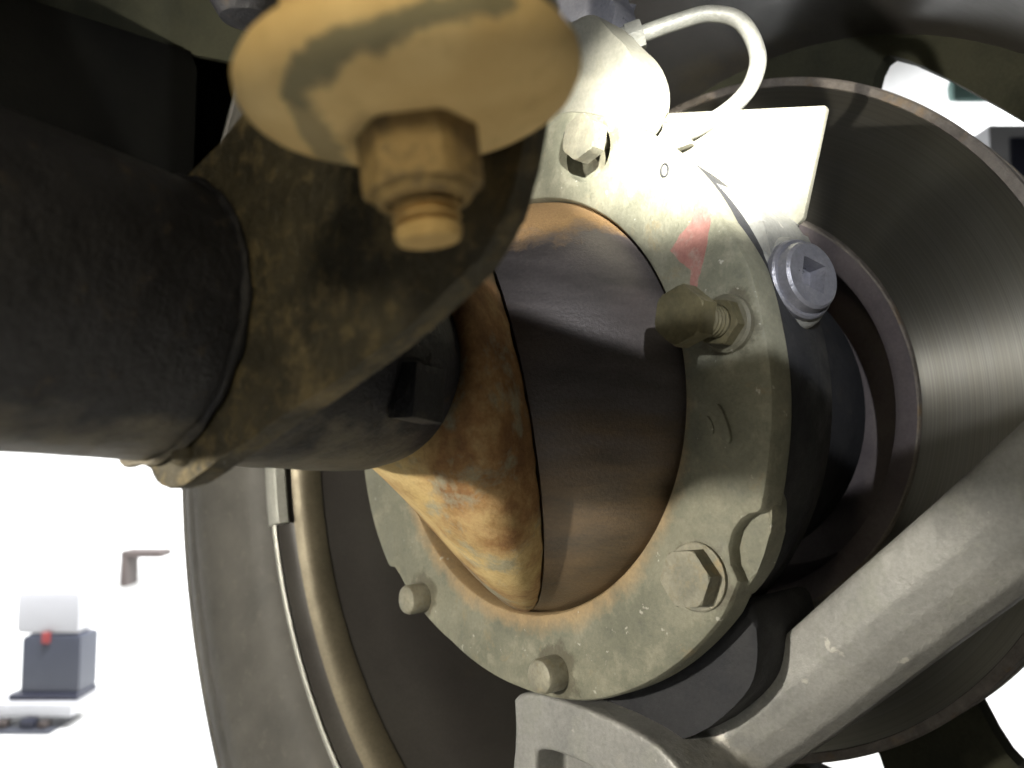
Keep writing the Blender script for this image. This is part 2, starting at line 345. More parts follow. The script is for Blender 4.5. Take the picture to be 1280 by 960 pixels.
def catmull(P, k=8):
    P = [V(p) for p in P]; out = []
    for i in range(len(P) - 1):
        a, b, c, d = P[max(i - 1, 0)], P[i], P[i + 1], P[min(i + 2, len(P) - 1)]
        for j in range(k):
            t = j / k
            out.append(0.5 * ((2 * b) + (c - a) * t + (2 * a - 5 * b + 4 * c - d) * t * t + (3 * b - a - 3 * c + d) * t ** 3))
    return out + [P[-1]]
def circ(r, n=14): return [(r * math.cos(2 * math.pi * i / n), r * math.sin(2 * math.pi * i / n)) for i in range(n)]
def tube(bm, pts, r, n=14, hint=V((1, 0, 0))): sweep(bm, pts, lambda i: circ(r if not callable(r) else r(i), n), hint=hint)
def hexa(bm, org, axis, r, h, rot=0.0, chamfer=0.8, hint=V((0, 0, 1)), hole=0.0):
    """hexagon head rising along axis from org, its far edge chamfered like a turned bolt head"""
    a, u, v = frame(axis, hint); n = 36; rings = []
    def hexr(t): 
        k = (t - rot) % (math.pi / 3) - math.pi / 6
        return r * math.cos(math.pi / 6) / math.cos(k)
    for (hh, lim) in ((0, 9e9), (h - chamfer, 9e9), (h - chamfer * 0.4, r * 0.985), (h, r * 0.925), (h, hole if hole else 0)):
        if lim == 0: rings.append([bm.verts.new(V(org) + a * hh)]); continue
        rings.append([bm.verts.new(V(org) + a * hh + (u * math.cos(t) + v * math.sin(t)) * min(hexr(t), lim)) for t in [2 * math.pi * i / n for i in range(n)]])
    for A, B in zip(rings, rings[1:]):
        for i in range(n):
            j = (i + 1) % n
            if len(B) == 1: bm.faces.new((A[i], A[j], B[0]))
            else: bm.faces.new((A[i], A[j], B[j], B[i]))
def roughen(bm, amp, size, seed=0):
    from mathutils import noise
    for v in bm.verts:
        p = v.co / size + V((seed, seed * 1.7, 0)); v.co += V((noise.noise(p), noise.noise(p + V((9, 3, 1))), noise.noise(p + V((4, 8, 5))))) * amp

X = V((1, 0, 0)); Y = V((0, 1, 0)); Z = V((0, 0, 1))
BC = V((18, 0, 0))                                          # centre of the swivel ball
bx = V((0.9647, 0.2539, -0.0702)); bq = V((0.2545, -0.9671, 0.0)); bu = V((0.0679, 0.0179, 0.9975))   # axle tube frame
NB = BM = bmesh.new

# ------------------------------------------------------------------ workshop
def room():
    bm = NB(); prism(bm, [(-9000, -6000), (9000, -6000), (9000, 9000), (-9000, 9000)], V((0, 0, -1500)), X, Y, Z, -60)
    f = finish(bm, 'workshop_floor', M['floor']); f['kind'] = 'structure'
    bm = NB(); prism(bm, [(-9000, 0), (5190, 0), (5190, 5200), (-9000, 5200)], V((0, 5700, -1499)), X, Z, Y, 120)
    f = finish(bm, 'back_wall', M['wall']); f['label'] = 'bright white workshop wall seen below the axle tube'; f['category'] = 'wall'
    bm = NB(); prism(bm, [(-2000, 0), (5690, 0), (5690, 5200), (-2000, 5200)], V((5200, 0, -1499)), Y, Z, X, 120)
    f = finish(bm, 'side_wall', M['wall']); f['label'] = 'bright white workshop wall seen through the wheel openings'; f['category'] = 'wall'
bm = NB(); prism(bm, [(-6000, 0), (5690, 0), (5690, 5200), (-6000, 5200)], V((-5300, 0, -1499)), Y, Z, -X, 120)
f = finish(bm, 'end_wall', M['wall']); f['label'] = 'white workshop wall to the left, mirrored in the brake disc'; f['category'] = 'wall'
room()
def box(bm, lo, hi, bev=0):
    prism(bm, [(lo[0], lo[1]), (hi[0], lo[1]), (hi[0], hi[1]), (lo[0], hi[1])], V((0, 0, lo[2])), X, Y, Z, hi[2] - lo[2], bev)
def local(p, fr):                                            # a box frame turned to face the axle
    o, r, d, up = fr; return V(o) + r * p[0] + d * p[1] + up * p[2]
def obox(bm, fr, lo, hi, bev=0):
    o, r, d, up = fr
    prism(bm, [(lo[0], lo[1]), (hi[0], lo[1]), (hi[0], hi[1]), (lo[0], hi[1])], V(o) + up * lo[2], r, d, up, hi[2] - lo[2], bev)
vr = V((0.743, -0.669, 0)).normalized(); vf = V((0.669, 0.743, 0)).normalized()
# equipment below on the left, four and a half metres off
fr = (cp(-2490, 1720, 4300) , vr, vf, Z)
t = thing('parts_trolley', 'white trolley carrying a bluish grey bin, far off in the bright workshop', 'trolley', fr[0])
bm = NB(); obox(bm, fr, (-260, -120, -30), (190, 150, 40), 12); finish(bm, 'trolley_top', M['white'], t)
bm = NB(); obox(bm, fr, (-330, -200, -170), (120, 100, -80), 12); finish(bm, 'shelf', M['greyp'], t)
for (a_, b_, h_, lab_) in ((-290, 40, 60, 'tall dark block at the left end of the low trolley shelf'), (-200, 60, 35, 'low brown block just left of the middle of the trolley shelf'), (-60, 70, 45, 'wide dark block right of the middle of the trolley shelf'), (30, 40, 30, 'smallest brown block at the right end of the trolley shelf')):
    bm = NB(); obox(bm, fr, (a_, -150, -79), (a_ + b_, -90, -79 + h_), 6); o = finish(bm, 'workshop_tool', M['navy'] if h_ > 40 else M['frame'])
    o['label'] = lab_; o['category'] = 'tool'; o['group'] = 'parts on the trolley shelf'
for k in (-300, 90):
    bm = NB(); obox(bm, fr, (k - 15, -60, -800), (k + 15, -20, -171), 5); finish(bm, 'leg', M['greyp'], t)
fb = (fr[0] + Z * 45, vr, vf, Z)
t = thing('storage_bin', 'bluish grey bin with a dark lower lip standing on the white trolley', 'bin', fb[0])
bm = NB(); obox(bm, fb, (-120, -60, 20), (190, 120, 330), 25); finish(bm, 'bin_body', M['blue'], t)
bm = NB(); obox(bm, fb, (-170, -80, -4), (194, 125, 30), 10); finish(bm, 'bin_lip', M['navy'], t)
bm = NB(); obox(bm, fb, (-10, -75, 290), (30, -61, 350), 5); finish(bm, 'red_mark', M['redp'], t)
bm = NB(); obox(bm, fb, (-160, -50, 332), (170, 110, 560), 30); o = finish(bm, 'white_carton', M['white']); o['label'] = 'white carton on top of the bluish grey bin in the bright workshop'; o['category'] = 'carton'
fw = (cp(-2600, 1345, 5300), vr, vf, Z)
t = thing('wall_shelf', 'small dark brown corner shelf against the bright workshop wall', 'shelf', fw[0])
bm = NB(); obox(bm, fw, (0, 0, 190), (270, 160, 235), 4); finish(bm, 'shelf_board', M['frame'], t)
bm = NB(); obox(bm, fw, (0, 0, 0), (46, 160, 189), 4); finish(bm, 'upright', M['frame'], t)
# things seen through the wheel
fq = (cp(1690, -1030, 2900), vr, vf, Z)
bm = NB(); obox(bm, fq, (-90, 0, 0), (90, 40, 90), 25); o = finish(bm, 'teal_cloth', M['teal']); o['label'] = 'teal cloth hanging beyond the wheel, right of its bright opening'; o['category'] = 'cloth'
fq = (cp(1830, -890, 2900), vr, vf, Z)
t = thing('wall_cabinet', 'white cabinet with a navy front panel seen beyond the brake disc', 'cabinet', fq[0])
bm = NB(); obox(bm, fq, (-100, 0, -190), (420, 200, 60), 30); finish(bm, 'cabinet_body', M['white'], t)
bm = NB(); obox(bm, fq, (-30, -14, -150), (330, -2, 0), 4); finish(bm, 'front_panel', M['navy'], t)
bm = NB(); lathe(bm, [(0, 0), (0, 30), (-12, 30), (-12, 0)], local((60, -16, -60), fq), vf, 24); finish(bm, 'round_knob', M['white'], t)

# ------------------------------------------------------------------ underbody
t = thing('vehicle_underbody', 'dark vehicle floor and olive chassis rail filling the upper left', 'underbody', (-200, 300, 150))
bm = NB(); box(bm, (-1700, -500, 330), (225, 1500, 400), 8); finish(bm, 'floor_pan', M['dark'], t)
e1, e2 = cp(-330, -222, 480), cp(-130, -168, 430)
d = (e2 - e1).normalized()
bm = NB(); u_ = d; nrm = ((e1 + e2) / 2 - CAM).normalized(); nrm = (nrm - d * nrm.dot(d)).normalized(); v_ = nrm.cross(u_); v_ = v_ if v_.z > 0 else -v_
prism(bm, [(-700, 0), (270, 0), (270, 95), (-700, 95)], e1, u_, v_, nrm, 40, 6); finish(bm, 'chassis_rail', M['rail'], t)
bm = NB(); prism(bm, smooth_outline([(-20, 82), (30, 74), (90, 86), (90, 100), (-20, 100)]), e1 - nrm * 6, u_, v_, nrm, 7, 1); finish(bm, 'rail_gusset', M['grey'], t)
bm = NB(); box(bm, (-1500, 230, -12), (-28, 420, 205), 12); finish(bm, 'cross_member', M['dark'], t)

bm = NB(); box(bm, (-27, 345, -12), (160, 480, 329), 8); finish(bm, 'cross_member', M['dark'], t)

# ------------------------------------------------------------------ axle housing
AX = thing('axle_housing', 'dark axle tube with a rusty bracket plate and swivel ball inside the bolted ring', 'axle', BC - bx * 155)
bm = NB()
prof = [(-420, 40), (-300, 30)] + [(-260 + i * 5, 28) for i in range(29)] + [(-112, 28), (-104, 27.8), (-97, 27.2), (-91, 26.0), (-86, 24.2), (-83, 22)]
lathe(bm, prof, BC, bx, 72); roughen(bm, 0.35, 9, 3); finish(bm, 'axle_tube', M['tube'], AX)
# bracket plate welded round the tube
out = [(1.8, -28.0), (2.4, -30.0), (5.2, -32.4), (9.5, -33.3), (14.8, -31.5), (20.5, -28.6), (34, -22.4), (48.3, -15.7), (60.2, -9.9), (69.5, -4.3), (76.6, 0.8), (80.9, 5.0), (83.2, 10.1), (85.4, 18.0), (86.9, 29.6), (88, 45), (70, 64), (46, 58), (30, 44), (10, 30), (-14, 22), (-26, 0), (-22, -14), (-8, -24)]
def dens(pts, step=6):
    q = []
    for i in range(len(pts)):
        a, b = V((*pts[i], 0)), V((*pts[(i + 1) % len(pts)], 0)); k = max(1, int((b - a).length / step))
        for j in range(k): c = a.lerp(b, j / k); q.append((c.x, c.y))
    return q
bm = NB(); prism(bm, dens(smooth_outline(out, 1), 5), BC - bx * 155, bq, bu, bx, 5.0, 0.9, 2); roughen(bm, 0.25, 7, 5); plate = finish(bm, 'bracket_plate', M['plate'], AX)
bm = NB(); pts = []
for i in range(73):
    th = math.radians(-100 + 205 * i / 72); rr = 28.2 + 0.15 * math.sin(i * 1.1)
    pts.append(BC - bx * 156.2 + (bq * math.cos(th) + bu * math.sin(th)) * rr)
tube(bm, pts, lambda i: 1.0 + 0.15 * math.sin(i * 0.9), 10, hint=bx); roughen(bm, 0.3, 3, 2); finish(bm, 'weld_bead', M['tube'], plate)
bm = NB(); lathe(bm, [(-2.0, 0), (-1.8, 1.2), (-1.2, 2.0), (0.2, 2.5), (1.5, 2.6)], BC - bx * 155 + bq * 12.7 - bu * 26.6, bx, 20); finish(bm, 'rivet', M['plate'], plate)
# square boss beside the tube
o_ = BC - bx * 108 + bq * 24.5 - bu * 10
bm = NB(); prism(bm, [(-5.5, -6), (5.5, -6.5), (5.5, 6), (-5, 6.5)], o_, bx, bu, bq, 7.5, 1.0, 2); finish(bm, 'square_boss', M['tube'], AX)
# neck: from the tube out to the edge of the machined ball
SN = V((0.8441, -0.5067, 0.1755)).normalized(); SD = -23.2; RB = 71.0
sr_ = math.sqrt(RB * RB - SD * SD)
su = SN.cross(Z).normalized(); sv = su.cross(SN)
N = 120; K = 30
from mathutils import noise as mno
c0 = BC + SN * SD; c1 = BC - bx * 88
bm = NB(); rings = []
# find tube circle directions matched to seam circle directions
for k in range(K + 1):
    s = k / K; ring = []
    for i in range(N):
        th = 2 * math.pi * i / N
        d0 = su * math.cos(th) + sv * math.sin(th)
        dt = d0 - bx * d0.dot(bx); dt.normalize()
        jag = 0.0
        if k >= K - 1: jag = 0.55 * mno.noise(V((math.cos(th) * 14, math.sin(th) * 14, 0.3))) + 0.3 * mno.noise(V((math.cos(th) * 40, math.sin(th) * 40, 2)))
        P0 = c1 + dt * 24.2; P1 = c0 + d0 * (sr_ + 0.4) - SN * (0.9 + jag)
        e_ = 1 - (1 - s) ** 1.7
        p = c1.lerp(c0, s) + (P0 - c1).lerp(P1 - c0, e_)
        ring.append(bm.verts.new(p))
    rings.append(ring)
for A, B in zip(rings, rings[1:]):
    for i in range(N): bm.faces.new((A[i], A[(i + 1) % N], B[(i + 1) % N], B[i]))
# turn the lip inwards so that the seam is a real dark crack
inn = [bm.verts.new(c0 + (v.co - c0) * 0.955) for v in rings[-1]]
for i in range(N): bm.faces.new((rings[-1][i], rings[-1][(i + 1) % N], inn[(i + 1) % N], inn[i]))
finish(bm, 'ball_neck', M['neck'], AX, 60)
bm = NB(); prof = []
a0 = math.acos(-SD / RB)
prof = [(SD + 1.2, sr_ - 6), (SD - 0.15, sr_ - 2.2)]
for i in range(40):
    an = a0 + (math.pi * 0.97 - a0) * i / 39
    prof.append((-RB * math.cos(an), RB * math.sin(an)))
lathe(bm, prof, BC, SN, 120); finish(bm, 'swivel_ball', M['ball'], AX, 50)

# ------------------------------------------------------------------ steering knuckle
KN = thing('steering_knuckle', 'grey green steering knuckle with a bolted ring round the ball and a thick arm', 'knuckle', (0, 0, 0))
tab = [(-180, 97), (-169, 97.3), (-161.5, 98), (-160.5, 95.2), (-159, 93.4), (-156.5, 92.2), (-153.8, 92.9), (-151.5, 95.4), (-150.2, 99.2), (-144, 100.4), (-132, 99.6), (-111, 97.8), (-91, 95.0), (-80, 94.2), (-68, 93.6), (-60, 94.6), (-52, 96), (-44, 96.3), (-41, 97.2), (-39.5, 100.4), (-30, 101), (-17, 101), (0, 100), (45, 98), (80, 98), (105, 99), (130, 97), (143, 96), (150, 95.2), (160, 97), (170, 96.6), (180, 97)]
def ro(deg):
    deg = (deg + 180) % 360 - 180
    for (a, ra), (b, rb) in zip(tab, tab[1:]):
        if a <= deg <= b: return ra + (rb - ra) * (deg - a) / (b - a)
    return 97
bm = NB(); n = 480; rows = []
for (x_, kind, dr) in ((9, 'i', 0.0), (1.2, 'i', 0.0), (0.3, 'i', 0.6), (0, 'i', 1.6), (0, 'm', 0), (0, 'o', -1.8), (0.5, 'o', -0.6), (1.8, 'o', 0), (9, 'o', 0.2)):
    row = []
    for i in range(n):
        th = 2 * math.pi * i / n; R0 = ro(math.degrees(th))
        r = {'i': 70.0 + dr, 'm': 83.0, 'o': R0 + dr}[kind]
        row.append(bm.verts.new((x_, r * math.cos(th), r * math.sin(th))))
    rows.append(row)
for A, B in zip(rows, rows[1:]):
    for i in range(n): bm.faces.new((A[i], A[(i + 1) % n], B[(i + 1) % n], B[i]))
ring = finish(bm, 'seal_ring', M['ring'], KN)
def cut(o, bmc):
    me = bpy.data.meshes.new('cutter'); bmesh.ops.recalc_face_normals(bmc, faces=bmc.faces)
    off = V(o['base'])
    for v_ in bmc.verts: v_.co = (v_.co - off) * S
    bmc.to_mesh(me); bmc.free(); c_ = bpy.data.objects.new('cutter', me); COL.objects.link(c_); c_.location = off * S
    k_ = o.modifiers.new('cut', 'BOOLEAN'); k_.operation = 'DIFFERENCE'; k_.object = c_; k_.solver = 'EXACT'
    bpy.context.view_layer.update()
    new = bpy.data.meshes.new_from_object(o.evaluated_get(bpy.context.evaluated_depsgraph_get()))
    o.modifiers.clear(); o.data = new; bpy.data.objects.remove(c_)
bm = NB(); lathe(bm, [(-2, 0), (-2, 9.4), (7.5, 9.4), (7.5, 0)], V((0, -34.6, 78.9)), X, 48); cut(ring, bm)  # offset pocket, shaped to give the dark shadow crescent beside the upper bolt
bm = NB(); lathe(bm, [(8, 69.9), (9.2, 69.9), (9.2, 70.6), (14, 70.9), (40, 71.5)], V((0, 0, 0)), X, 120); finish(bm, 'felt_seal', M['seal'], KN)
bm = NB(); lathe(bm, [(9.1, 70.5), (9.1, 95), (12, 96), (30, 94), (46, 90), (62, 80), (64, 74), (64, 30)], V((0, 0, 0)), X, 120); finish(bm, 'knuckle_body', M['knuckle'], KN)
def P2(y, z): return V((0, y, z))
# hex bolts on the ring
def hexbolt(y, z, r, h, mat, wash=True, rot=0.2, name='bolt'):
    bm = NB()
    if wash: lathe(bm, [(0, r * 1.12), (-1.1, r * 1.12), (-1.3, r * 1.07), (-1.3, r * 0.5)], P2(y, z), X, 40)
    hexa(bm, P2(y, z) - X * 1.2, -X, r, h, rot); return finish(bm, name, mat, KN, 25)
hexbolt(-36.8, 81.8, 7.6, 5.5, M['bolt'], False, 0.3)
hexbolt(-73.5, -49.5, 8.3, 5.0, M['bolt'], True, 0.15)
hexbolt(36.3, 81.1, 7.4, 5.5, M['bolt'], True, 0.3)
for (y, z) in ((-19.3, -86.0), (53.2, -72.8)):
    bm = NB(); lathe(bm, [(1, 5.6), (-6.6, 5.5), (-7.6, 5.0), (-8, 4.2), (-8, 0)], P2(y, z), X, 32); roughen(bm, 0.15, 3, y); finish(bm, 'bolt', M['bolt'], KN)
# steering stop bolt standing off the ring
sy, sz = -84.6, 18.2
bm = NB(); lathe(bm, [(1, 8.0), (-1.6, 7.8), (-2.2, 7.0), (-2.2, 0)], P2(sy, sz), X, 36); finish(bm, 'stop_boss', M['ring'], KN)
bm = NB(); hexa(bm, P2(sy, sz) - X * 16.5, -X, 7.9, 5.8, 0.35, 1.0)
pr = [(-16.5, 4.2)]
for k in range(9): pr += [(-16 + k * 1.6, 4.3), (-15.6 + k * 1.6, 4.3), (-15.1 + k * 1.6, 2.9)]
lathe(bm, pr + [(-2, 4.2)], P2(sy, sz), X, 28); sb = finish(bm, 'stop_bolt', M['oldbolt'], KN, 25)
bm = NB(); hexa(bm, P2(sy, sz) - X * 2.3, -X, 6.6, 3.6, 0.9, 0.8, hole=4.5); finish(bm, 'lock_nut', M['oldbolt'], sb, 25)
# cast ribs, zero stamps and red mark
def pts_ring(pl): return [(y, z) for (y, z) in pl]
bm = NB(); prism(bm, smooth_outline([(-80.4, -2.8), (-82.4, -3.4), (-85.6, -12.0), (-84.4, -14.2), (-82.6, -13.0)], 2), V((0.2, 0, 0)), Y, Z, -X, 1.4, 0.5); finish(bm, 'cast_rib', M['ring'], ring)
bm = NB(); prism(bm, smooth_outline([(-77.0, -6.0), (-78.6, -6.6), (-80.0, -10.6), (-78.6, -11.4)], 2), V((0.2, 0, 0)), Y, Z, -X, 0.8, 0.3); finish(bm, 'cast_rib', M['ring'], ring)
for (y, z) in ((-25.5, 87.2), (-64.5, 65.3)):
    bm = NB(); pts = [V((-0.05, y + 1.3 * math.cos(a), z + 1.9 * math.sin(a))) for a in [2 * math.pi * i / 28 for i in range(29)]]
    tube(bm, pts, 0.28, 8); finish(bm, 'zero_stamp', M['knuckle'], ring)
red = [(-75.5, 57.0), (-80.2, 48.6), (-78.4, 41.0), (-76.4, 34.8), (-74.2, 27.5), (-72.4, 28.6), (-73.0, 34.6), (-69.4, 37.5), (-66.2, 41.3), (-69.4, 45.2), (-73.6, 48.2)]
bm = NB(); q = dens(red, 1.5); q = [(a + 0.35 * mno.noise(V((a, b, 1)) * 0.6), b + 0.35 * mno.noise(V((a, b, 7)) * 0.6)) for a, b in q]
prism(bm, q, V((0.1, 0, 0)), Y, Z, -X, 0.22); finish(bm, 'red_paint_mark', M['red'], ring)
# lug with a half round pocket at the lower right of the ring
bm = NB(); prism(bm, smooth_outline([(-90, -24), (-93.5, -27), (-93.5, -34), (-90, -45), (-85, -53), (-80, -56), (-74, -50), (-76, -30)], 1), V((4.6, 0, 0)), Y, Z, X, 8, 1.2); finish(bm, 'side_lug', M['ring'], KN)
# filler plug boss and plug
pd = V((-0.25, -0.95, 0.12)).normalized(); pc = V((23.5, -92.5, 32.0))
bm = NB(); lathe(bm, [(-26, 16), (-12, 14.6), (-2.2, 13.6), (-1.0, 12.8), (-0.4, 11.6), (-0.4, 3)], pc, pd, 48); finish(bm, 'plug_boss', M['grey'], KN)
bm = NB(); N4 = 48; rr = []; pa, pu, pv = frame(pd)
def sq(i, h):
    t_ = 2 * math.pi * i / N4 + 0.30; k = max(abs(math.cos(t_)), abs(math.sin(t_))); return h / k
for (xx, f) in ((-1.0, lambda i: 11.6), (1.4, lambda i: 11.6), (2.0, lambda i: 11.0), (2.0, lambda i: 10.2), (4.6, lambda i: 9.6), (5.3, lambda i: 8.8), (5.3, lambda i: sq(i, 4.2)), (0.0, lambda i: sq(i, 4.0))):
    rr.append([bm.verts.new(pc + pa * xx + (pu * math.cos(2 * math.pi * i / N4) + pv * math.sin(2 * math.pi * i / N4)) * f(i)) for i in range(N4)])
for A, B in zip(rr, rr[1:]):
    for i in range(N4): bm.faces.new((A[i], A[(i + 1) % N4], B[(i + 1) % N4], B[i]))
bm.faces.new(rr[-1]); finish(bm, 'filler_plug', M['plug'], KN, 30)
# web between ring and plug boss
bm = NB(); prism(bm, smooth_outline([(-56, 72), (-74, 62), (-82, 55), (-88, 48), (-90, 34), (-87, 22), (-78, 18), (-66, 30)], 2), V((14, 0, 0)), Y, Z, X, 26, 4, 3); finish(bm, 'web', M['grey'], KN)
# upper trunnion lobe
bm = NB(); prism(bm, smooth_outline([(-8, 92), (-10, 118), (-18, 127), (-34, 128), (-41, 118), (-50, 108), (-54, 96), (-50, 84), (-30, 80)], 2), V((2.5, 0, 0)), Y, Z, X, 16, 2.5, 3); finish(bm, 'upper_lobe', M['pale'], KN)
# dust shield plate
bm = NB(); prism(bm, [(-20, 92), (-33, 103.5), (-93.3, 87.0), (-93.8, 86.0), (-85.6, 54.5), (-84, 53.2), (-60, 46), (-40, 60)], V((40, 0, 0)), Y, Z, X, 2.0, 0.3); finish(bm, 'dust_shield', M['pale'], KN)
# arm and its foot below the ring
ARM = [(28.0, -42.0, -114.5), (32.9, -50.3, -111.6), (39.8, -65.9, -98.8), (40.8, -87.7, -78.9), (39.4, -107.1, -60.7), (37.8, -126.3, -43.1), (34.2, -142.1, -28.9), (25.4, -166.0, -7.9), (15.0, -189.7, 12.3)]
bm = NB()
def armsec(i): return [(a, b) for a, b in smooth_outline([(-11, 12.5), (-12.5, 9), (-13, -3.0), (-3, -14.5), (12, -14.5), (14, 0), (10, 13.5)], 1)]
sweep(bm, catmull(ARM, 6), armsec, hint=X)
ae = V(ARM[-1])
lathe(bm, [(-22, 0), (-22, 13), (-19, 18), (-8, 20.5), (8, 20.5), (17, 18), (20, 14), (20, 0)], ae, V((0.15, -0.2, 1)), 40)
foot = smooth_outline([(5, -95), (-50, -96), (-68, -105), (-76, -122), (-66, -150), (10, -150), (5, -125), (3, -110)], 2)
pocket = smooth_outline([(-8, -112.5), (-32, -112.0), (-37, -116), (-35, -142), (-10, -142), (-6, -118)], 2)
plate_with_holes(bm, foot, [pocket], V((3.0, 0, 0)), Y, Z, X, 30, 14)
arm = finish(bm, 'steering_arm', M['arm'], KN, 60); fuse(arm, 0.7, 9)
bm = NB(); prism(bm, smooth_outline([(-18, -86), (-50, -82), (-76, -56), (-82, -58), (-83, -74), (-78, -84), (-60, -100), (-30, -110), (0, -102)], 2), V((14, 0, 0)), Y, Z, X, 34, 2.5, 3)
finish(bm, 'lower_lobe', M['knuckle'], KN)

# ------------------------------------------------------------------ brake pipe
BP = thing('brake_pipe', 'thin grey brake pipe looping over from the top of the knuckle', 'pipe', (12, -41, 125))
PTS = [cp(43, -118.5, 272), cp(55, -122, 270), cp(66, -124, 268), cp(76, -120.5, 266), cp(81.0, -109, 264), cp(79, -99, 264), cp(72.5, -91.5, 266), cp(62, -86, 270), cp(50, -83, 276)]
bm = NB(); tube(bm, catmull(PTS, 8), 2.8, 16, hint=F_); finish(bm, 'pipe', M['pipe'], BP)
d0 = (PTS[1] - PTS[0]).normalized()
bm = NB(); hexa(bm, PTS[0] - d0 * 4, d0, 5.2, 5.5, 0.2, 0.8); lathe(bm, [(0, 4.4), (-4, 4.4), (-4.3, 5.6), (-7, 5.6), (-7, 0)], PTS[0] - d0 * 3.6, d0, 24); finish(bm, 'pipe_union', M['pipe'], BP, 25)
d1 = (PTS[-2] - PTS[-1]).normalized()
bm = NB(); hexa(bm, PTS[-2] - d1 * 9, d1, 5.4, 7, 0.2, 0.8); lathe(bm, [(-9, 0), (-9, 6.4), (-16, 6.8), (-18, 6), (-30, 6)], PTS[-2], d1, 24); finish(bm, 'end_union', M['pale'], BP, 25)
bm = NB(); prism(bm, smooth_outline([(-5, 118), (-3, 150), (-12, 165), (-26, 160), (-30, 140), (-36, 132), (-30, 122)], 2), V((14, 0, 0)), Y, Z, X, 12, 2, 2); finish(bm, 'pipe_bracket', M['plug'], BP)

# ------------------------------------------------------------------ brake disc
DI = thing('brake_disc', 'large vented brake disc with shiny turned face behind the knuckle', 'brake disc', (114, 0, 0))
RO, RI = 143.5, 88.9
def saw(deg_n, amp): return None
bm = NB(); lathe(bm, [(0.25, RI + 0.6), (0, RI + 2), (0, RO - 4.2), (-0.1, RO - 4.0)], V((114, 0, 0)), X, 240); finish(bm, 'front_face', M['disc'], DI)
bm = NB(); lathe(bm, [(0.1, RO - 4.1), (-0.7, RO - 3.8), (-0.8, RO - 1.0), (-0.2, RO - 0.2), (1.2, RO), (8, RO), (8.4, RO - 1), (8.4, RI + 4)], V((114, 0, 0)), X, 240); finish(bm, 'front_rim', M['discedge'], DI)
bm = NB(); lathe(bm, [(8.4 + 7, RI + 4), (15.4, RO - 1), (16, RO), (23, RO), (24, RO - 1), (24, 92), (24, 84)], V((114, 0, 0)), X, 240); finish(bm, 'rear_plate', M['discedge'], DI)
bm = NB()
for k in range(48):
    a = 2 * math.pi * k / 48; u_ = V((0, math.cos(a), math.sin(a))); v_ = V((0, -math.sin(a), math.cos(a)))
    prism(bm, [(95, -2), (142, -2), (142, 2), (95, 2)], V((122.3, 0, 0)), u_, v_, X, 7.2)
vn = finish(bm, 'vanes', M['discedge'], DI); vn['kind'] = 'stuff'
bm = NB(); lathe(bm, [(0.25, RI + 0.6), (0.9, RI), (1.6, RI - 1.0), (1.6, RI - 1.6)], V((114, 0, 0)), X, 360, rfun=lambda f, h: 1 + (0.004 * mno.noise(V((math.cos(f * 6.283) * 30, math.sin(f * 6.283) * 30, 0))) if 0.5 < h < 1.2 else 0)); finish(bm, 'inner_edge', M['discedge'], DI)
bm = NB(); lathe(bm, [(1.6, RI - 1.5), (2.2, RI - 3), (4, 80.5), (6, 78), (32, 76), (42, 74), (46, 70), (46, 40)], V((114, 0, 0)), X, 160); finish(bm, 'hat', M['hat'], DI)
# hub carrier seen in the gap
HB = thing('wheel_hub', 'dark hub drum in the gap between knuckle and brake disc', 'hub', (66, 0, 0))
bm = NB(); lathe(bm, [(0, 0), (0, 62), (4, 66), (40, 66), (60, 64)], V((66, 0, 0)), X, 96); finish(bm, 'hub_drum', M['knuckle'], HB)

# ------------------------------------------------------------------ wheel
WH = thing('road_wheel', 'dark painted road wheel and worn tyre behind the brake disc', 'wheel', (110, 0, 0))
bm = NB(); lathe(bm, [(12, 211), (8.5, 209.5), (7.6, 207.5), (8.2, 205.5), (10.5, 204.3), (14, 203.2), (17, 200), (20, 197), (24, 195.3), (32, 194.4), (42, 193), (50, 190), (60, 187), (80, 184.5), (120, 183), (165, 181), (176, 178), (186, 176), (205, 182), (214, 196), (216, 208), (210, 211)], V((0, 0, 0)), X, 240); rim = finish(bm, 'rim', M['barrel'], WH, 50)
holes = []
hp = smooth_outline([(158, -72), (158, 72), (146, 77), (100, 40), (96, 30), (96, -30), (100, -40), (146, -77)], 2)
for k in range(5):
    fi = math.radians(46 + 72 * k); u_ = (-math.sin(fi), math.cos(fi)); v_ = (-math.cos(fi), -math.sin(fi))
    holes.append([(u_[0] * a + v_[0] * b, u_[1] * a + v_[1] * b) for a, b in hp])
bm = NB(); plate_with_holes(bm, [(182.5 * math.cos(2 * math.pi * i / 160), 182.5 * math.sin(2 * math.pi * i / 160)) for i in range(160)], holes, V((172, 0, 0)), Y, Z, X, 9)
finish(bm, 'wheel_disc', M['rail'], WH)
bm = NB(); lathe(bm, [(0, 0), (0, 66), (4, 70), (10, 70), (14, 0)], V((161, 0, 0)), X, 64); finish(bm, 'wheel_centre', M['rail'], WH)
bm = NB(); lathe(bm, [(7.4, 207.6), (6.9, 206.6), (6.9, 204.9), (7.7, 204.0), (8.6, 204.4), (8.9, 206)], V((0, 0, 0)), X, 240); finish(bm, 'rim_lip', M['weight'], rim)
bm = NB(); lathe(bm, [(16.5, 200.2), (18.2, 198.0), (20.2, 196.0), (23, 194.4), (27, 193.4), (31, 193.9)], V((0, 0, 0)), X, 240); finish(bm, 'bead_highlight', M['bead_glint'], rim)  # separate band carrying the painted golden highlight along the barrel
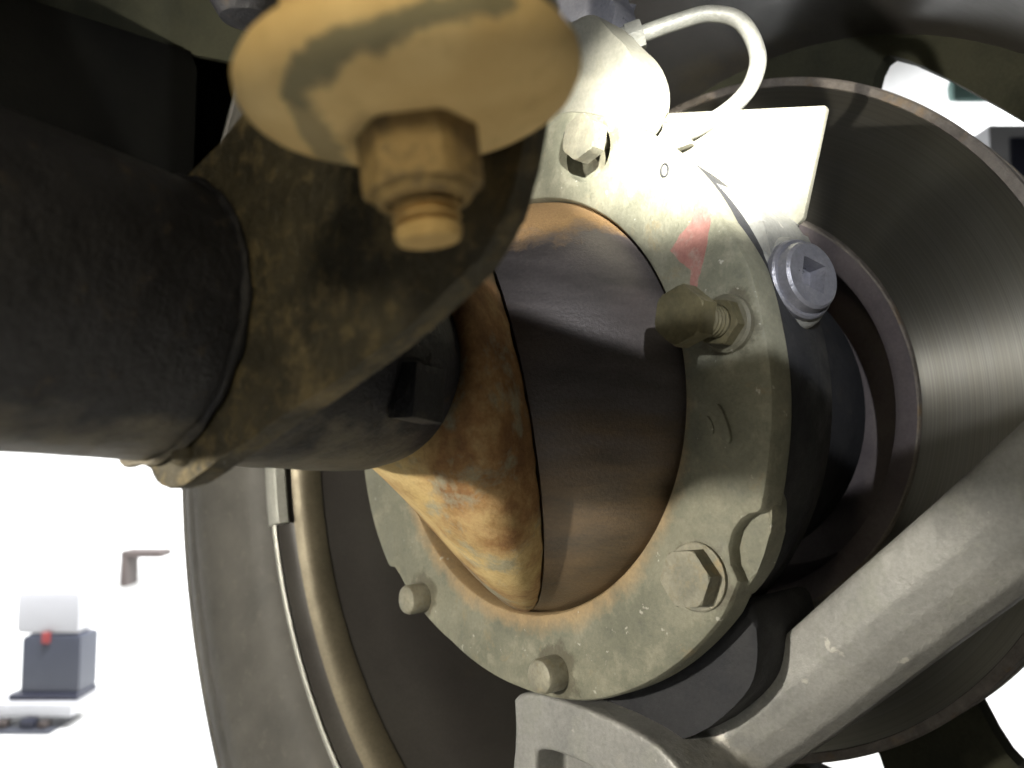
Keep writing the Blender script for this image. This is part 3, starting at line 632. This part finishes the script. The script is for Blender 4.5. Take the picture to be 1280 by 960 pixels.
bm = NB(); prof = [(12, 210), (4, 214), (-1, 222), (-7, 236), (-11, 252), (-12, 262), (-10.5, 266), (-11.5, 270), (-9, 284), (-8.6, 285), (-9.6, 286), (-9.2, 288.5), (-7.8, 289.5), (-4, 297), (0.5, 303.5), (3.2, 305), (3.0, 307), (0.8, 308), (2.5, 310.5), (6, 312), (12, 313), (22, 318), (60, 321), (110, 322), (160, 321), (200, 317), (222, 304), (234, 262), (222, 222), (208, 210)]
lathe(bm, prof, V((0, 0, 0)), X, 200); finish(bm, 'tyre', M['tyre'], WH, 40)
# clip-on balance weight: hugs the lip
bm = NB(); pts = []
for a in [2.0 + 2.1 * i / 6 for i in range(10)]: pass
A0, A1 = math.radians(-16), math.radians(9)
rows = []
for i in range(17):
    a = A0 + (A1 - A0) * i / 16; d_ = V((0, math.cos(a), math.sin(a)))
    rows.append([bm.verts.new(d_ * r + X * x_) for (x_, r) in ((6.6, 209), (5.2, 206.5), (5.4, 202), (7.5, 198.8), (12, 197.5), (14, 200), (10, 204.8))])
for A, B in zip(rows, rows[1:]):
    for i in range(7): bm.faces.new((A[i], A[(i + 1) % 7], B[(i + 1) % 7], B[i]))
bm.faces.new(rows[0]); bm.faces.new(list(reversed(rows[-1]))); finish(bm, 'balance_weight', M['weight'], WH)

# ------------------------------------------------------------------ suspension damper end
wd = (R_ * 0.12 + D_ * 0.985 - F_ * 0.07).normalized()
wc = cp(-12.6, -37.3, 100)
DP = thing('damper_mount', 'clay dusted damper end with a dished cup washer, nut and threaded stud', 'damper', wc)
def L(bm, prof, n=96, **k): lathe(bm, prof, wc, wd, n, hint=V((0.3, 1, 0)), **k)
bm = NB(); L(bm, [(-9, 15.0), (-6.5, 15.6), (-4.8, 17.0), (-3.4, 19.2), (-2.2, 20.6), (-0.9, 21.3), (0.8, 21.2), (2.2, 20.4), (3.2, 19.2), (4.0, 17.8), (5.0, 15), (5.8, 12), (6.2, 9), (6.2, 0)]); roughen(bm, 0.12, 8, 1); finish(bm, 'cup_washer', M['cup'], DP, 60)
bm = NB(); L(bm, [(-60, 16), (-40, 17), (-22, 16), (-14, 15.0), (-9, 15.0)], 64); finish(bm, 'rubber_bush', M['dust'], DP)
bm = NB(); hexa(bm, wc + wd * 6.1, wd, 7.9, 7.6, 0.45, 1.3, hint=V((0.3, 1, 0)))
L(bm, [(12.6, 6.6), (14.4, 6.3), (15.2, 5.7), (15.2, 4.8), (13.6, 4.4)], 48); finish(bm, 'nut', M['nut'], DP, 28)
pr = [(11, 4.1)]; h = 13.2
while h < 18.0: pr += [(h, 4.25), (h + 0.15, 4.25), (h + 0.6, 3.2), (h + 0.75, 3.2)]; h += 1.3
pr += [(18.3, 4.2), (19.4, 4.15), (20.0, 3.8), (20.2, 0)]
bm = NB(); L(bm, pr, 48); roughen(bm, 0.06, 2, 8); finish(bm, 'threaded_stud', M['dust'], DP, 30)
bm = NB(); lathe(bm, [(-90, 13), (0, 13), (14, 12), (22, 7), (24, 0)], cp(-58, -104, 180), V((0.05, 0.1, -1)), 48); finish(bm, 'damper_tube', M['tube'], DP)
